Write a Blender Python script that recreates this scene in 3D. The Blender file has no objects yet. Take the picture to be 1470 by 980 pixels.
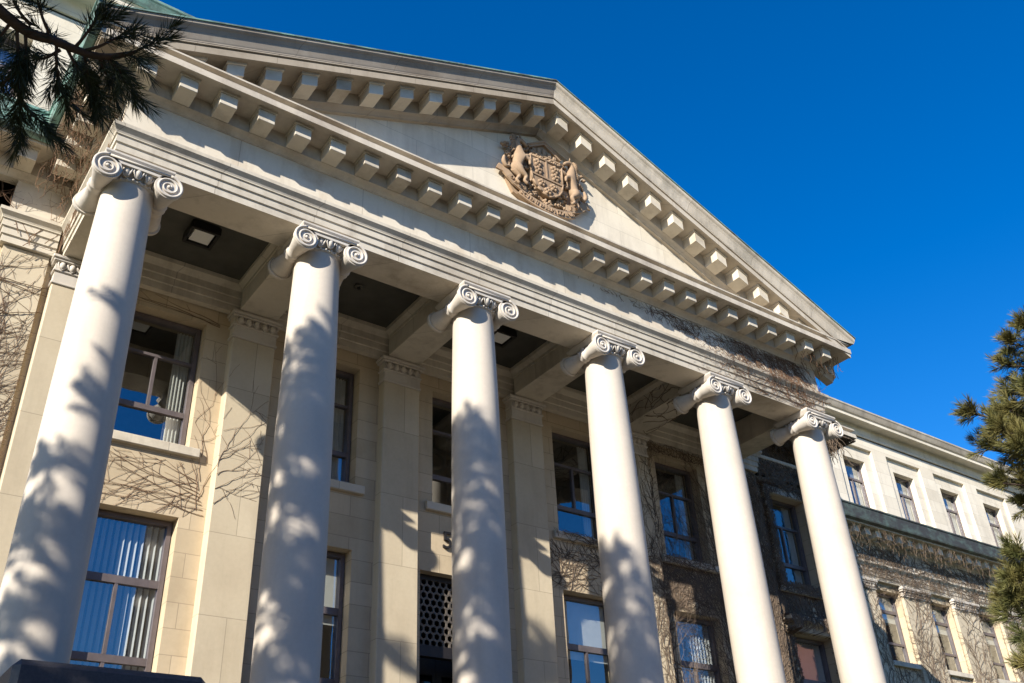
import bpy, bmesh, math, random
from mathutils import Vector, Matrix
import numpy as np
R = math.radians
rnd = random.Random(7)
C = bpy.context.scene.collection
G = 13.0            # the ground lies 13 m under the shaft tops, which are z = 0 while building

# ------------------------------------------------------------------ mesh helper
class MB:
    def __init__(s): s.v = []; s.f = []; s.sm = []
    def add(s, vs, fs, smooth=False):
        o = len(s.v); s.v += [tuple(p) for p in vs]
        for f in fs: s.f.append(tuple(i + o for i in f)); s.sm.append(smooth)
        return s
    def box(s, x0, x1, y0, y1, z0, z1):
        vs = [(x, y, z) for z in (z0, z1) for y in (y0, y1) for x in (x0, x1)]
        return s.add(vs, [(0,2,3,1),(4,5,7,6),(0,1,5,4),(2,6,7,3),(0,4,6,2),(1,3,7,5)])
    def cbox(s, x0, x1, y0, y1, z0, z1, c=0.01):
        """box with chamfered edges"""
        bm = bmesh.new(); bmesh.ops.create_cube(bm, size=1)
        for v in bm.verts: v.co = Vector((x0+(v.co.x+.5)*(x1-x0), y0+(v.co.y+.5)*(y1-y0), z0+(v.co.z+.5)*(z1-z0)))
        bmesh.ops.bevel(bm, geom=bm.edges[:], offset=c, segments=1, affect='EDGES', profile=.5)
        bm.verts.index_update()
        s.add([v.co[:] for v in bm.verts], [[v.index for v in f.verts] for f in bm.faces]); bm.free(); return s
    def bm(s, bm, smooth=False, mat=None):
        bm.verts.index_update()
        s.add([(mat @ v.co if mat else v.co)[:] for v in bm.verts], [[v.index for v in f.verts] for f in bm.faces], smooth); bm.free(); return s
    def mesh(s, me, mat=None, smooth=False):
        return s.add([(mat @ v.co if mat else v.co)[:] for v in me.vertices], [tuple(p.vertices) for p in me.polygons], smooth)
    def lathe(s, prof, n=32, c=(0,0), axis='z', smooth=True, caps=True):
        """prof: (radius, height) pairs"""
        vs = []
        for r, h in prof:
            for i in range(n):
                a = 2*math.pi*i/n
                if axis == 'z': vs.append((c[0]+r*math.cos(a), c[1]+r*math.sin(a), h))
                else: vs.append((c[0]+r*math.cos(a), h, c[1]+r*math.sin(a)))
        fs = []
        for k in range(len(prof)-1):
            for i in range(n):
                j = (i+1) % n; fs.append((k*n+i, k*n+j, (k+1)*n+j, (k+1)*n+i))
        s.add(vs, fs, smooth)
        if caps:
            o = len(s.v) - len(vs)
            s.f.append(tuple(o+i for i in range(n))); s.sm.append(False)
            s.f.append(tuple(o+(len(prof)-1)*n+i for i in range(n))); s.sm.append(False)
        return s
    def tube(s, pts, rad, n=6, smooth=True, cap=True):
        pts = [Vector(p) for p in pts]
        if not hasattr(rad, '__len__'): rad = [rad]*len(pts)
        vs = []; fs = []
        t0 = (pts[1]-pts[0]).normalized()
        u = t0.orthogonal().normalized()
        for k, p in enumerate(pts):
            t = (pts[min(k+1, len(pts)-1)]-pts[max(k-1, 0)])
            t = t.normalized() if t.length > 1e-9 else t0
            u = (u - t*u.dot(t)); u = u.normalized() if u.length > 1e-6 else t.orthogonal().normalized()
            w = t.cross(u)
            for i in range(n):
                a = 2*math.pi*i/n; vs.append(p + (u*math.cos(a)+w*math.sin(a))*rad[k])
        for k in range(len(pts)-1):
            for i in range(n):
                j = (i+1) % n; fs.append((k*n+i, k*n+j, (k+1)*n+j, (k+1)*n+i))
        if cap: fs.append(tuple(range(n))); fs.append(tuple((len(pts)-1)*n+i for i in range(n)))
        return s.add(vs, fs, smooth)
    def prism(s, poly, y0, y1, smooth=False):
        """poly in (x, z), extruded along y"""
        n = len(poly)
        vs = [(x, y0, z) for x, z in poly] + [(x, y1, z) for x, z in poly]
        return s.add(vs, [tuple(range(n)), tuple(range(2*n-1, n-1, -1))] + [(i, (i+1) % n, n+(i+1) % n, n+i) for i in range(n)], smooth)
    def ball(s, c, r, seg=12, ring=8):
        bm = bmesh.new(); bmesh.ops.create_uvsphere(bm, u_segments=seg, v_segments=ring, radius=1)
        rr = r if hasattr(r, '__len__') else (r, r, r)
        return s.bm(bm, True, Matrix.Translation(Vector(c)) @ Matrix.Diagonal((rr[0], rr[1], rr[2], 1)))
    def sweep(s, prof, path, segs=None):
        """prof: closed polygon of (out, z); path: (x, y) list, 'out' is to the right of travel; mitred corners"""
        P = [Vector(p) for p in path]; n = len(P); m = len(prof)
        offs = []
        for i in range(n):
            ns = []
            if i > 0: d = (P[i]-P[i-1]).normalized(); ns.append(Vector((d.y, -d.x)))
            if i < n-1: d = (P[i+1]-P[i]).normalized(); ns.append(Vector((d.y, -d.x)))
            if len(ns) == 2:
                b = ns[0]+ns[1]; offs.append(b*(2/b.dot(b)) if b.length > 1e-6 else ns[0])
            else: offs.append(ns[0])
        for k in (segs if segs is not None else range(n-1)):
            vs = []
            for i in (k, k+1):
                for o, z in prof:
                    q = P[i]+offs[i]*o; vs.append((q.x, q.y, z))
            fs = [(i, m+i, m+(i+1) % m, (i+1) % m) for i in range(m)] + [tuple(range(m)), tuple(range(2*m-1, m-1, -1))]
            s.add(vs, fs)
        return s
    def build(s, name, mat, parent=None, loc=None, fix=True):
        me = bpy.data.meshes.new(name); me.from_pydata(s.v, [], s.f)
        me.polygons.foreach_set('use_smooth', s.sm); me.update()
        if fix and len(s.f) < 60000:
            bm = bmesh.new(); bm.from_mesh(me); bmesh.ops.recalc_face_normals(bm, faces=bm.faces[:]); bm.to_mesh(me); bm.free()
        me.materials.append(mat)
        o = bpy.data.objects.new(name, me); C.objects.link(o); o.parent = parent
        if loc: o.location = loc
        return o

def empty(name, loc=(0, 0, 0)):
    o = bpy.data.objects.new(name, None); o.location = loc; o.empty_display_size = .3; C.objects.link(o); return o
def tag(o, label=None, cat=None, group=None, kind=None):
    if label: o['label'] = label
    if cat: o['category'] = cat
    if group: o['group'] = group
    if kind: o['kind'] = kind
    return o
def copy_tree(o, parent):
    c = o.copy(); C.objects.link(c); c.parent = parent
    for ch in [k for k in bpy.data.objects if k.parent == o]: copy_tree(ch, c)
    return c

# ------------------------------------------------------------------ materials
def newmat(name):
    m = bpy.data.materials.new(name); m.use_nodes = True; nt = m.node_tree
    b = nt.nodes['Principled BSDF']; return m, nt, b
def N(nt, t, **kw):
    n = nt.nodes.new(t)
    for k, v in kw.items():
        if k in n.inputs: n.inputs[k].default_value = v
        else: setattr(n, k, v)
    return n
def mixc(nt, fac, a, b, mode='MIX'):
    n = nt.nodes.new('ShaderNodeMix'); n.data_type = 'RGBA'; n.blend_type = mode
    for sock, val in ((n.inputs[0], fac), (n.inputs[6], a), (n.inputs[7], b)):
        if hasattr(val, 'is_output'): nt.links.new(val, sock)
        elif isinstance(val, (int, float)): sock.default_value = val
        else: sock.default_value = (*val, 1)
    return n.outputs[2]
def ramp(nt, src, p0, p1, c0=0., c1=1.):
    n = nt.nodes.new('ShaderNodeMapRange'); nt.links.new(src, n.inputs[0])
    n.inputs[1].default_value = p0; n.inputs[2].default_value = p1; n.inputs[3].default_value = c0; n.inputs[4].default_value = c1
    return n.outputs[0]
def coords(nt, vary=True):
    tc = nt.nodes.new('ShaderNodeTexCoord'); src = tc.outputs['Object']
    if vary:
        oi = nt.nodes.new('ShaderNodeObjectInfo'); va = nt.nodes.new('ShaderNodeVectorMath'); va.operation = 'MULTIPLY_ADD'
        va.inputs[1].default_value = (37, 53, 41)
        nt.links.new(oi.outputs['Random'], va.inputs[0]); nt.links.new(src, va.inputs[2]); src = va.outputs[0]
    return tc.outputs['Object'], src
def noise(nt, src, scale, detail=5, rough=.6, sc=(1, 1, 1)):
    mp = nt.nodes.new('ShaderNodeMapping'); mp.inputs['Scale'].default_value = sc; nt.links.new(src, mp.inputs[0])
    n = N(nt, 'ShaderNodeTexNoise', Scale=scale, Detail=detail, Roughness=rough); nt.links.new(mp.outputs[0], n.inputs['Vector'])
    return n.outputs['Fac']
def stone(name, c1, c2, stain=(.20, .15, .10), amt=.5, joint=None, rough=.85, bump=.25, streak=.35, jd=.45, tone=.0):
    m, nt, b = newmat(name); raw, src = coords(nt)
    col = mixc(nt, ramp(nt, noise(nt, src, .9), .3, .7), c1, c2)
    col = mixc(nt, ramp(nt, noise(nt, src, 14, 4), .35, .75, 0, .22), col, tuple(x*.72 for x in c1))
    st = ramp(nt, noise(nt, src, .55, 8, .68), .50, .74, 0, amt)
    col = mixc(nt, st, col, stain)
    sk = ramp(nt, noise(nt, src, 2.2, 6, .65, (1, 1, .12)), .52, .80, 0, streak)
    col = mixc(nt, sk, col, tuple(x*.9 for x in stain))
    h = noise(nt, src, 60, 4)
    if joint:
        sx = nt.nodes.new('ShaderNodeSeparateXYZ'); nt.links.new(raw, sx.inputs[0])
        ad = nt.nodes.new('ShaderNodeMath'); nt.links.new(sx.outputs[0], ad.inputs[0]); nt.links.new(sx.outputs[1], ad.inputs[1])
        cb = nt.nodes.new('ShaderNodeCombineXYZ'); nt.links.new(ad.outputs[0], cb.inputs[0]); nt.links.new(sx.outputs[2], cb.inputs[1])
        bt = N(nt, 'ShaderNodeTexBrick', Scale=1.0); bt.inputs['Brick Width'].default_value = joint[0]; bt.inputs['Row Height'].default_value = joint[1]
        bt.inputs['Mortar Size'].default_value = .008; bt.inputs['Mortar Smooth'].default_value = .3; bt.inputs['Bias'].default_value = 0
        bt.inputs['Color1'].default_value = (1, 1, 1, 1); bt.inputs['Color2'].default_value = (.87, .86, .84, 1); bt.inputs['Mortar'].default_value = (.9, .9, .9, 1)
        nt.links.new(cb.outputs[0], bt.inputs['Vector'])
        col = mixc(nt, 1, col, bt.outputs['Color'], 'MULTIPLY')
        col = mixc(nt, ramp(nt, bt.outputs['Fac'], 0, 1, 0, jd), col, (.13, .10, .07))
    if tone:
        oi = nt.nodes.new('ShaderNodeObjectInfo'); tn = ramp(nt, oi.outputs['Random'], 0, 1, 1-tone, 1.0)
        cbn = nt.nodes.new('ShaderNodeCombineColor'); [nt.links.new(tn, cbn.inputs[i]) for i in range(3)]
        col = mixc(nt, 1, col, cbn.outputs[0], 'MULTIPLY')
    nt.links.new(col, b.inputs['Base Color']); b.inputs['Roughness'].default_value = rough
    b.inputs['Specular IOR Level'].default_value = .25
    bp = N(nt, 'ShaderNodeBump', Strength=bump, Distance=.006); nt.links.new(h, bp.inputs['Height']); nt.links.new(bp.outputs[0], b.inputs['Normal'])
    return m
def plain(name, c, rough=.6, metal=0., var=.25, scale=6, bump=0):
    m, nt, b = newmat(name); raw, src = coords(nt)
    col = mixc(nt, ramp(nt, noise(nt, src, scale), .3, .7), c, tuple(x*(1-var) for x in c))
    nt.links.new(col, b.inputs['Base Color']); b.inputs['Roughness'].default_value = rough; b.inputs['Metallic'].default_value = metal
    if bump:
        bp = N(nt, 'ShaderNodeBump', Strength=bump, Distance=.01); nt.links.new(noise(nt, src, scale*8), bp.inputs['Height']); nt.links.new(bp.outputs[0], b.inputs['Normal'])
    return m
M = {}
M['column'] = stone('painted column stone', (.565, .505, .425), (.52, .46, .385), amt=.26, streak=.32, bump=.18, stain=(.36, .31, .25))
M['wall'] = stone('cream limestone blocks', (.60, .495, .345), (.53, .43, .295), amt=.30, joint=(1.1, .46), streak=.22)
M['pier'] = stone('cream limestone piers', (.61, .53, .39), (.56, .475, .345), amt=.2, joint=(900., 1.55), streak=.2)
M['trim'] = stone('cream limestone trim', (.71, .645, .535), (.64, .575, .465), amt=.6, joint=(1.9, 300.), streak=.5, tone=.16)
M['frieze'] = stone('stained frieze stone', (.70, .635, .525), (.63, .565, .455), stain=(.36, .25, .145), amt=.75, joint=(2.6, 300.), streak=.55, jd=.35)
M['weathered'] = stone('weathered limestone', (.62, .56, .465), (.52, .45, .36), stain=(.14, .11, .09), amt=.7, streak=.5)
M['rake'] = stone('weathered rake stone', (.58, .515, .42), (.50, .435, .345), stain=(.14, .115, .095), amt=.65, joint=(1.55, 30.), streak=.5)
M['rake_dark'] = stone('darker stained rake stone', (.40, .345, .27), (.32, .27, .21), stain=(.14, .105, .075), amt=.7, joint=(1.55, 300.), streak=.5)  # left slope: darker base colour than the right rake, plus stains
M['upper'] = stone('pale limestone of the top storey', (.76, .695, .58), (.705, .64, .525), amt=.26, joint=(1.5, .55), streak=.32, jd=.28)
M['capital'] = stone('carved capital stone', (.60, .555, .49), (.53, .48, .415), amt=.4, streak=.3, stain=(.17, .14, .11))
M['brown'] = stone('brown carved stone', (.37, .265, .175), (.31, .215, .135), amt=.5, stain=(.15, .09, .055), streak=.25)
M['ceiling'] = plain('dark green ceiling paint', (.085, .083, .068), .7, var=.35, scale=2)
M['frame'] = plain('mauve grey window metal', (.15, .125, .125), .4, .15)
M['dark'] = plain('dark bronze metal', (.035, .03, .03), .4, .4)
M['black'] = plain('black metal', (.02, .018, .018), .5, .2)
M['grille'] = plain('dull bronze grille metal', (.17, .145, .12), .5, .3)
M['granite'] = plain('dark granite', (.055, .052, .055), .45, var=.5, scale=30, bump=.2)
M['room'] = plain('dim room wall', (.10, .085, .07), .9)
M['blind'] = plain('white blind fabric', (.66, .66, .65), .8, var=.08)
M['net'] = plain('net curtain', (.36, .36, .36), .9, var=.15)
M['shade'] = plain('cream roller blind', (.62, .60, .54), .8, var=.1)
M['bark'] = plain('pine bark', (.075, .05, .035), .95, var=.5, scale=12, bump=.8)
M['vine'] = plain('dry vine stem', (.21, .12, .068), .9, var=.45, scale=3)
M['ivy'] = plain('grey brown vine stem', (.20, .145, .10), .9, var=.5, scale=2)
M['lamp'] = plain('lamp metal', (.03, .028, .027), .4, .5)
M['lampglass'] = plain('frosted lamp glass', (.75, .75, .72), .3, var=.05)
M['yellow'] = plain('yellow rail paint', (.42, .33, .05), .45, var=.2)
M['ground'] = stone('paving concrete', (.24, .195, .145), (.20, .165, .12), amt=.4, bump=.3)
M['sima'] = stone('stained rake gutter stone', (.62, .56, .47), (.53, .465, .375), stain=(.13, .125, .10), amt=.75, joint=(2.2, 30.), streak=.55)
M['sima_dark'] = stone('darker stained rake gutter stone', (.36, .315, .255), (.27, .23, .19), stain=(.15, .11, .075), amt=.8, joint=(2.2, 300.), streak=.6)  # left gutter: darker base colour than the right one, plus stains
M['copper'] = None
def copper(name):
    m, nt, b = newmat(name); raw, src = coords(nt, False)
    col = mixc(nt, ramp(nt, noise(nt, src, 1.3, 6, .65, (1, 1, 2.5)), .38, .62), (.20, .36, .30), (.085, .10, .085))
    col = mixc(nt, ramp(nt, noise(nt, src, 5, 6, .7, (1, 1, .3)), .5, .75, 0, .6), col, (.30, .42, .36))
    nt.links.new(col, b.inputs['Base Color']); b.inputs['Roughness'].default_value = .6; b.inputs['Metallic'].default_value = .15
    return m
M['copper'] = copper('green copper patina')
def copper2(name):
    m, nt, b = newmat(name); raw, src = coords(nt, False)
    col = mixc(nt, ramp(nt, noise(nt, src, 1.6, 7, .7, (1, 1, 1.5)), .46, .66), (.042, .040, .034), (.085, .12, .10))
    nt.links.new(col, b.inputs['Base Color']); b.inputs['Roughness'].default_value = .6; return m
M['copper_dark'] = copper2('darkened copper')
M['roof'] = plain('dark roof metal', (.045, .06, .052), .6, .2, var=.5, scale=1.5)
def glass(name, refl=.25, tint=(.80, .84, .85)):
    m, nt, b = newmat(name); nt.nodes.remove(b)
    out = nt.nodes['Material Output']
    raw, src = coords(nt)
    tr = N(nt, 'ShaderNodeBsdfTransparent'); tr.inputs[0].default_value = (*tint, 1)
    gl = N(nt, 'ShaderNodeBsdfGlossy'); gl.inputs['Roughness'].default_value = .01; gl.inputs[0].default_value = (.9, .95, 1, 1)
    bp = N(nt, 'ShaderNodeBump', Strength=.09, Distance=.02); nt.links.new(noise(nt, src, 1.6, 1), bp.inputs['Height']); nt.links.new(bp.outputs[0], gl.inputs['Normal'])
    ge = nt.nodes.new('ShaderNodeNewGeometry'); io = ramp(nt, ge.outputs['Backfacing'], 0, 1, 1.5, 1/1.5)   # same reflectance from both sides of the thin pane
    fr = N(nt, 'ShaderNodeFresnel'); nt.links.new(io, fr.inputs['IOR']); mr = ramp(nt, fr.outputs[0], 0.04, 1, refl, 1)
    mx = nt.nodes.new('ShaderNodeMixShader'); nt.links.new(mr, mx.inputs[0]); nt.links.new(tr.outputs[0], mx.inputs[1]); nt.links.new(gl.outputs[0], mx.inputs[2])
    nt.links.new(mx.outputs[0], out.inputs[0]); return m
M['glass'] = glass('window glass'); M['doorglass'] = glass('dim door glass', .05, (.3, .3, .3))
def needles(name, c1, c2):
    m, nt, b = newmat(name); raw, src = coords(nt, False)
    col = mixc(nt, ramp(nt, noise(nt, src, 3.5, 4), .35, .65), c1, c2)
    nt.links.new(col, b.inputs['Base Color']); b.inputs['Roughness'].default_value = .55; b.inputs['Specular IOR Level'].default_value = .3
    return m
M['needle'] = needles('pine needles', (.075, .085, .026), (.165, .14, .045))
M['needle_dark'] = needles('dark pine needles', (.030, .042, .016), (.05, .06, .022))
M['asphalt'] = plain('asphalt', (.05, .05, .05), .9, var=.3, scale=8)
M['brick'] = stone('red brick', (.27, .10, .065), (.22, .085, .055), joint=(.24, .075), amt=.3)
M['grass'] = plain('lawn grass', (.06, .075, .028), .9, var=.5, scale=3)

# ------------------------------------------------------------------ THE SETTING
gr = MB().box(-400, 400, -400, 400, -G-.5, -G); tag(gr.build('ground', M['grass']), kind='structure')
pv = MB().box(-3, 22, -22, 1.0, -G+.004, -G+.008); tag(pv.build('forecourt_paving', M['ground']), kind='structure')
rd = MB().box(-200, 200, -36, -24, -G+.004, -G+.008); tag(rd.build('road', M['asphalt']), kind='structure')
kb = MB().cbox(-200, 200, -24, -23.8, -G, -G+.13, .02).cbox(-200, 200, -36.2, -36, -G, -G+.13, .02); tag(kb.build('kerb', M['ground']), kind='structure')

# ------------------------------------------------------------------ THE BUILDING
bld = tag(empty('stone_building', (0, 0, -G)), 'cream limestone university building with six white Ionic columns carrying a pediment', 'building')
OFF = Vector((0, 0, G))            # parts keep world-like coordinates, shifted to the building's base
def part(mb, name, mat, parent=None, **kw):
    o = mb.build(name, mat, parent or bld, **kw)
    if parent is None: o.location = o.location + OFF
    return o

def wall_cells(mb, x0, x1, z0, z1, y0, y1, opens):
    """a wall slab facing -y with rectangular openings (xa, xb, za, zb)"""
    xs = sorted({x0, x1, *[o[0] for o in opens], *[o[1] for o in opens]}); xs = [x for x in xs if x0 <= x <= x1]
    zs = sorted({z0, z1, *[o[2] for o in opens], *[o[3] for o in opens]}); zs = [z for z in zs if z0 <= z <= z1]
    solid = {}
    for i in range(len(xs)-1):
        for j in range(len(zs)-1):
            cx, cz = (xs[i]+xs[i+1])/2, (zs[j]+zs[j+1])/2
            solid[i, j] = not any(o[0] < cx < o[1] and o[2] < cz < o[3] for o in opens)
    for (i, j), s in solid.items():
        if not s: continue
        a, b, c, d = xs[i], xs[i+1], zs[j], zs[j+1]
        mb.add([(a, y0, c), (b, y0, c), (b, y0, d), (a, y0, d)], [(0, 1, 2, 3)])
        mb.add([(a, y1, c), (b, y1, c), (b, y1, d), (a, y1, d)], [(3, 2, 1, 0)])
        for (di, dj, q) in ((-1, 0, [(a, y0, c), (a, y0, d), (a, y1, d), (a, y1, c)]), (1, 0, [(b, y0, c), (b, y1, c), (b, y1, d), (b, y0, d)]),
                            (0, -1, [(a, y0, c), (a, y1, c), (b, y1, c), (b, y0, c)]), (0, 1, [(a, y0, d), (b, y0, d), (b, y1, d), (a, y1, d)])):
            if not solid.get((i+di, j+dj), False): mb.add(q, [(0, 1, 2, 3)])

# ---- windows: frame (the part), pane, blind, interior, sill are sub-parts; local origin at the sill centre
def make_window(w, h, rails, mull, depth_room=2.2, ft=.085, sill=True, blind=None, sill_w=.22, sill_y=-.42):
    f = MB(); x = w/2
    f.box(-x, -x+ft, -.06, .09, 0, h); f.box(x-ft, x, -.06, .09, 0, h)
    f.box(-x+ft, x-ft, -.06, .09, h-ft, h); f.box(-x+ft, x-ft, -.06, .09, 0, ft)
    for z, t in rails: f.box(-x+ft, x-ft, -.035, .07, z-t/2, z+t/2)
    for x_, za, zb in mull: f.box(x_-.03, x_+.03, -.028, .06, za, zb)
    fo = f.build('window', M['frame'], bld)
    MB().add([(-x+ft, .02, ft), (x-ft, .02, ft), (x-ft, .02, h-ft), (-x+ft, .02, h-ft)], [(0, 1, 2, 3)]).build('pane', M['glass'], fo)
    r = MB()
    a, d = x+.35, depth_room
    r.add([(-a, .1, -.9), (a, .1, -.9), (a, .1, h+.35), (-a, .1, h+.35), (-a, d, -.9), (a, d, -.9), (a, d, h+.35), (-a, d, h+.35)],
          [(4, 5, 6, 7), (0, 1, 5, 4), (2, 3, 7, 6), (0, 4, 7, 3), (1, 2, 6, 5)])
    r.build('interior', M['room'], fo, fix=False)
    if sill: MB().cbox(-x-sill_w, x+sill_w, sill_y, -.061, -.2, -.012, .012).build('sill', M['trim'], fo)
    if blind == 'vertical':
        b = MB(); k = -x+ft+.04
        while k < x-ft-.02:
            ca, sa = .062*math.cos(R(-66)), .062*math.sin(R(-66)); zz = ft+.05
            b.add([(k-ca, .13-sa, zz), (k+ca, .13+sa, zz), (k+ca, .13+sa, h-ft), (k-ca, .13-sa, h-ft)], [(0, 1, 2, 3)]); k += .115
        b.build('blind', M['blind'], fo, fix=False)
    elif blind == 'roller':
        MB().box(-x+ft, x-ft, .10, .11, h*.60, h-ft).build('blind', M['shade'], fo)
    elif blind == 'curtain':
        b = MB()
        for sgn in (-1, 1):
            n = 24; vs = []
            for i in range(n+1):
                t = i/n; wv = .03*math.sin(t*40); top = x-ft; inn = .10+.28*t if False else 0
                vs.append((sgn*(x-ft-(x-ft-.05)*t*.55), .16+wv, ft+.02)); vs.append((sgn*(x-ft-(x-ft-.05)*t), .16+wv, h-ft))
            b.add(vs, [(2*i, 2*i+2, 2*i+3, 2*i+1) for i in range(n)], True)
        b.build('curtain', M['net'], fo, fix=False)
    elif blind == 'drape':
        b = MB(); n = 20; vs = []
        for i in range(n+1):
            t = i/n; vs += [(x-ft-.34*t, .17+.03*math.sin(t*30), ft), (x-ft-.34*t, .17+.03*math.sin(t*30), h-ft)]
        b.add(vs, [(2*i, 2*i+2, 2*i+3, 2*i+1) for i in range(n)], True); b.build('curtain', M['shade'], fo, fix=False)
    return fo
used_protos = set()
def put_window(proto, x, y, z):
    if proto.name in used_protos: o = copy_tree(proto, bld)
    else: used_protos.add(proto.name); o = proto
    o.location = Vector((x, y, z)) + OFF; return o
UH = 2.86
winA = make_window(1.62, UH, [(.80, .11), (1.98, .06)], [(.0, .86, 1.95)], blind='drape')
winB = make_window(1.62, 3.62, [(1.05, .13), (2.42, .14)], [(.0, 1.12, 2.35), (.0, .09, .98)], blind='vertical')
winB2 = make_window(1.62, 3.62, [(1.05, .13), (2.42, .14)], [(.0, 1.12, 2.35), (.0, .09, .98)], blind='roller')
winC = make_window(1.62, 2.80, [(2.08, .12), (.80, .09)], [], blind='roller', sill_y=-.46)
winD = make_window(1.52, 2.36, [(1.50, .10)], [(0, .08, 1.45)], blind='curtain', sill=False)

# ---- centre block wall
CX = [1.8, 5.4, 9.0, 12.6, 16.2]; opens = []; BX = 23.1
YW = 3.2; YF = 3.52
for i, x in enumerate(CX):
    opens.append((x-.83, x+.83, -2.98, -.10))
    if i != 2: opens.append((x-.83, x+.83, -8.05, -4.40))
opens.append((7.86, 10.14, -9.7, -4.55))
opens += [(20.75-.83, 20.75+.83, -3.05, -.22), (20.75-.83, 20.75+.83, -8.05, -4.40), (-2.75-.83, -2.75+.83, -2.98, -.10), (-2.75-.83, -2.75+.83, -8.05, -4.40)]
w = MB(); wall_cells(w, -4.5, BX, -G, 2.0, YW, YW+.55, opens)
w.box(-4.5, -3.95, YW+.551, 14, -G, 2.0); w.box(22.2, BX, YW+.551, 9.2, -G, 2.0)
part(w, 'wall', M['wall'])
for i, x in enumerate(CX):
    put_window(winA, x, YF, -2.97)
    if i != 2: put_window(winB if i in (0, 4) else winB2, x, YF, -8.04)
put_window(winA, 20.75, YF, -3.06); put_window(winB, 20.75, YF, -8.04); put_window(winA, -2.75, YF, -2.97); put_window(winB2, -2.75, YF, -8.04)
# pilasters with carved caps
cap = MB()
cap.cbox(-.50, .50, -.10, .2, -.36, -.30, .015); cap.box(-.47, .47, -.085, .2, -.299, -.08)
cap.cbox(-.51, .51, -.115, .2, -.078, -.03, .012); cap.box(-.48, .48, -.09, .2, -.029, .13)
for k in range(5):
    x = -.36+.18*k; cap.ball((x, -.11, .055), (.062, .06, .085), 12, 8)
    cap.tube([(x-.088, -.115, .13), (x-.078, -.13, .03), (x, -.12, -.045), (x+.078, -.13, .03), (x+.088, -.115, .13)], .014, 5)
for k in range(4):
    x = -.27+.18*k; cap.prism([(x-.012, .12), (x+.012, .12), (x, -.03)], -.13, -.09)
cap.cbox(-.54, .54, -.16, .2, .131, .18, .015); cap.cbox(-.57, .57, -.19, .2, .182, .255, .015)
pil = MB().cbox(-.47, .47, -.075, .28, -9.7, -.36, .02).build('pilaster', M['pier'], bld)
pil.location = Vector((0, 3.03, 0)) + OFF
cap.build('capital', M['capital'], pil)
for x in (3.6, 7.2, 10.8, 14.4, 18.0):
    o = copy_tree(pil, bld); o.location = Vector((x, 3.03, 0)) + OFF
# corner piers of the block
part(MB().box(-1.42, -.60, 3.08, 3.198, -9.7, .25), 'pier', M['pier']); part(MB().box(18.60, 19.42, 3.08, 3.198, -9.7, .25), 'pier', M['pier'])
# porch plinth, floor and steps
st = MB(); st.box(-1.3, 19.3, -1.25, 3.195, -G, -9.7)
for k in range(19): st.box(1.7, 16.3, -1.25-.32*(k+1), -1.25-.32*k-.001, -G+.002, -9.7-.165*(k+1))
part(st, 'steps', M['ground'])

# ---- columns
colm = MB(); colm.lathe([(.515, -9.28), (.515, -8.2), (.508, -6.0), (.494, -4.0), (.468, -2.0), (.440, -.8), (.430, -.35), (.430, -.20), (.445, -.15)], 56, caps=False)
col0 = colm.build('column', M['column'], bld); col0.location = OFF
cp = MB()
cp.lathe([(.44, -.165), (.465, -.155), (.482, -.13), (.465, -.105), (.44, -.10)], 48)           # astragal
cp.lathe([(.43, -.11), (.45, -.08), (.50, .0), (.53, .09)], 48, caps=False)
for k in range(18):
    a = 2*math.pi*(k+.5)/18; c, s_ = math.cos(a), math.sin(a)
    bm = bmesh.new(); bmesh.ops.create_uvsphere(bm, u_segments=12, v_segments=10, radius=1)
    mt = Matrix.Translation((.520*c, .520*s_, -.015)) @ Matrix.Rotation(a, 4, 'Z') @ Matrix.Rotation(R(24), 4, 'Y') @ Matrix.Diagonal((.072, .062, .105, 1))
    cp.bm(bm, True, mt)
    q = lambda da, r, z: (r*math.cos(a+da), r*math.sin(a+da), z)
    cp.tube([q(-.150, .585, .085), q(-.140, .57, -.02), q(-.05, .52, -.105), q(.05, .52, -.105), q(.140, .57, -.02), q(.150, .585, .085)], .017, 5)
for k in range(30):
    a = 2*math.pi*k/30; cp.ball((.478*math.cos(a), .478*math.sin(a), -.13), (.027, .027, .024), 8, 6)
for ys in (-1, 1):                                                      # volute faces
    yf = ys*.60
    for sx in (-1, 1):
        cx, cz = sx*.515, -.115
        cp.lathe([(.238, yf), (.242, yf-ys*.02), (.238, yf-ys*.06)], 36, (cx, cz), 'y', False)
        sp = []; n = 76
        for i in range(n):
            t = i/(n-1); a = math.pi/2 - (2*math.pi*2.35*t)*sx
            r = .236*(1-t)**.85*.90 + .026
            sp.append((cx+r*math.cos(a), yf+ys*.010, cz+r*math.sin(a)))
        cp.tube(sp, [.027-.014*i/n for i in range(n)], 7)
        cp.ball((cx, yf+ys*.01, cz), (.036, .03, .036), 12, 8)
    cp.box(-.515, .515, min(yf, yf-ys*.07), max(yf, yf-ys*.07), .028, .112)  # band between the volutes
    cp.tube([(-.52, yf+ys*.010, .117), (.52, yf+ys*.010, .117)], .022, 7)
for sx in (-1, 1):                                                      # bolsters
    cp.lathe([(.215, -.545), (.205, -.50), (.185, -.38), (.150, -.22), (.132, -.09), (.15, -.075), (.158, -.05), (.146, -.03), (.146, .03), (.158, .05), (.15, .075), (.132, .09), (.150, .22), (.185, .38), (.205, .50), (.215, .545)], 32, (sx*.515, -.115), 'y')
va = [(x*a, y*b, z) for z, a, b in ((.128, .52, .50), (.15, .54, .52), (.235, .59, .58), (.273, .59, .58)) for x, y in ((-1, -1), (1, -1), (1, 1), (-1, 1))]
cp.add(va, [(0, 3, 2, 1), (12, 13, 14, 15)] + [(4*k+i, 4*k+(i+1) % 4, 4*k+4+(i+1) % 4, 4*k+4+i) for k in range(3) for i in range(4)])
cp.build('capital', M['capital'], col0)
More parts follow.
